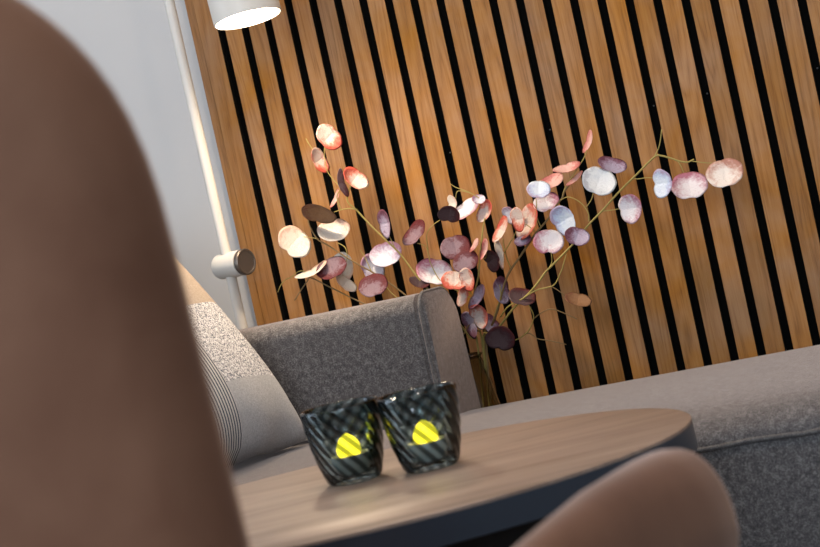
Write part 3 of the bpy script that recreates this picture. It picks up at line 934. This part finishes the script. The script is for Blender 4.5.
for gx, gy, side, rz in spots:
    c = empty('led_candle', (gx, gy, TZ + .0076), 'white LED tealight with yellow flame inside the %s candle glass' % side, 'candle', 'LED candles in the glasses')
    bm = bmesh.new(); add_lathe(bm, [(.0185, 0), (.0195, .001), (.0195, .0185), (.0188, .020), (.012, .0180), (.003, .0170)], 40)
    link('candle_body', bm, M['candle'], c, angle=50)
    bm = bmesh.new(); add_lathe(bm, [(.006, .0160), (.0105, .0185), (.0125, .0225), (.0125, .0265), (.0108, .0315), (.0076, .0360), (.0035, .0395), (.0005, .0410)], 24)
    link('flame', bm, M['flame'], c)

# ------------------------------------------------------------------ armchair in the foreground
chair = empty('armchair', (0.50, -1.68, 0), 'brown suede armchair with tall rounded back, in front of the coffee table', 'armchair')
CO = Vector(chair.location)
XC, HW = 0.50, 0.334
def back_y(x, z):
    return -2.045 + 0.095 * ((x - XC) / HW) ** 2 - 0.05 * max(0, z - .45)
def outline(scale, n=44):
    pts = []
    hw = HW - (1 - scale) * HW
    top = .94 - (1 - scale) * .30; z0 = .73; bot = .30 + (1 - scale) * .2
    for k in range(n + 1):
        t = pi * k / n
        c, s = cos(t), sin(t)
        e = 2 / 3.1
        pts.append((XC + hw * math.copysign(abs(c) ** e, c), z0 + (top - z0) * abs(s) ** e))
    m = 10
    for k in range(1, m + 1): pts.append((XC - hw, z0 + (bot - z0) * k / m))
    for k in range(1, 12): pts.append((XC - hw + 2 * hw * k / 12, bot))
    for k in range(m): pts.append((XC + hw, bot + (z0 - bot) * k / m))
    return pts
bm = bmesh.new()
TH = .036
rings = []
for sc_, d in ((.25, -1.0), (.6, -1.0), (.86, -.97), (.94, -.88), (.975, -.66), (.993, -.35), (1, 0), (.993, .35), (.975, .66), (.94, .88), (.86, .97), (.6, 1.0), (.25, 1.0)):
    rings.append([Vector((x, back_y(x, z) + d * TH, z)) - CO for x, z in outline(sc_)])
add_loft(bm, rings)
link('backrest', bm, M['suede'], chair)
def make_arm(sgn):
    path = [(.415, -2.04, .50, .015, .05), (.421, -1.96, .503, .018, .05), (.425, -1.88, .505, .020, .05), (.430, -1.83, .507, .023, .051), (.435, -1.78, .508, .026, .052), (.4395, -1.73, .507, .0275, .055), (.4445, -1.68, .504, .0305, .057), (.4485, -1.64, .501, .033, .059), (.451, -1.60, .497, .035, .060)]
    rings = []
    n = 32
    ctr = [Vector((XC + sgn * q[0], q[1], q[2])) for q in path]
    sec = []
    for c, q in zip(ctr, path): sec.append((c, 1.0, q[3], q[4]))
    end = ctr[-1]
    for k in range(1, 9):
        a = pi / 2 * k / 8
        sec.append((end + Vector((0, .05 * sin(a), -.006 * k / 8)), max(.02, cos(a)), path[-1][3], path[-1][4]))
    st = ctr[0]
    pre = [(st + Vector((0, -.03 * sin(pi / 2 * k / 6), 0)), max(.02, cos(pi / 2 * k / 6)), path[0][3], path[0][4]) for k in range(6, 0, -1)]
    for c, s, rx, rz in pre + sec:
        rings.append([c + Vector((rx * s * (1 - .5 * max(0, -sin(2 * pi * k / n))) * math.copysign(abs(cos(2 * pi * k / n)) ** .85, cos(2 * pi * k / n)), 0, rz * s * math.copysign(abs(sin(2 * pi * k / n)) ** .85, sin(2 * pi * k / n)))) - CO for k in range(n)])
    bm = bmesh.new()
    add_loft(bm, rings)
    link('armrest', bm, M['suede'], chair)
    # upholstered side panel under the arm
    x0, x1 = (XC + sgn * .418, XC + sgn * .446)
    bm = box(min(x0, x1), max(x0, x1), -2.0, -1.66, .26, .475, bevel=.012, seg=4)
    bmesh.ops.translate(bm, verts=bm.verts, vec=-CO)
    link('side_panel', bm, M['suede'], chair, angle=40)
make_arm(1)
make_arm(-1)
bm = box(XC - .425, XC + .425, -2.0, -1.44, .27, .42, bevel=.045, seg=6)
bmesh.ops.translate(bm, verts=bm.verts, vec=-CO)
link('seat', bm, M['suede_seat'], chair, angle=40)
for lx in (-1, 1):
    for ly in (-1.97, -1.50):
        top = Vector((XC + lx * .36, ly, .285)) - CO
        bot = Vector((XC + lx * .39, ly + (-.03 if ly < -1.7 else .03), 0.0)) - CO
        link('leg', tube([bot, (bot + top) / 2, top], .012, .02, 16), M['dark_wood'], chair, angle=50)
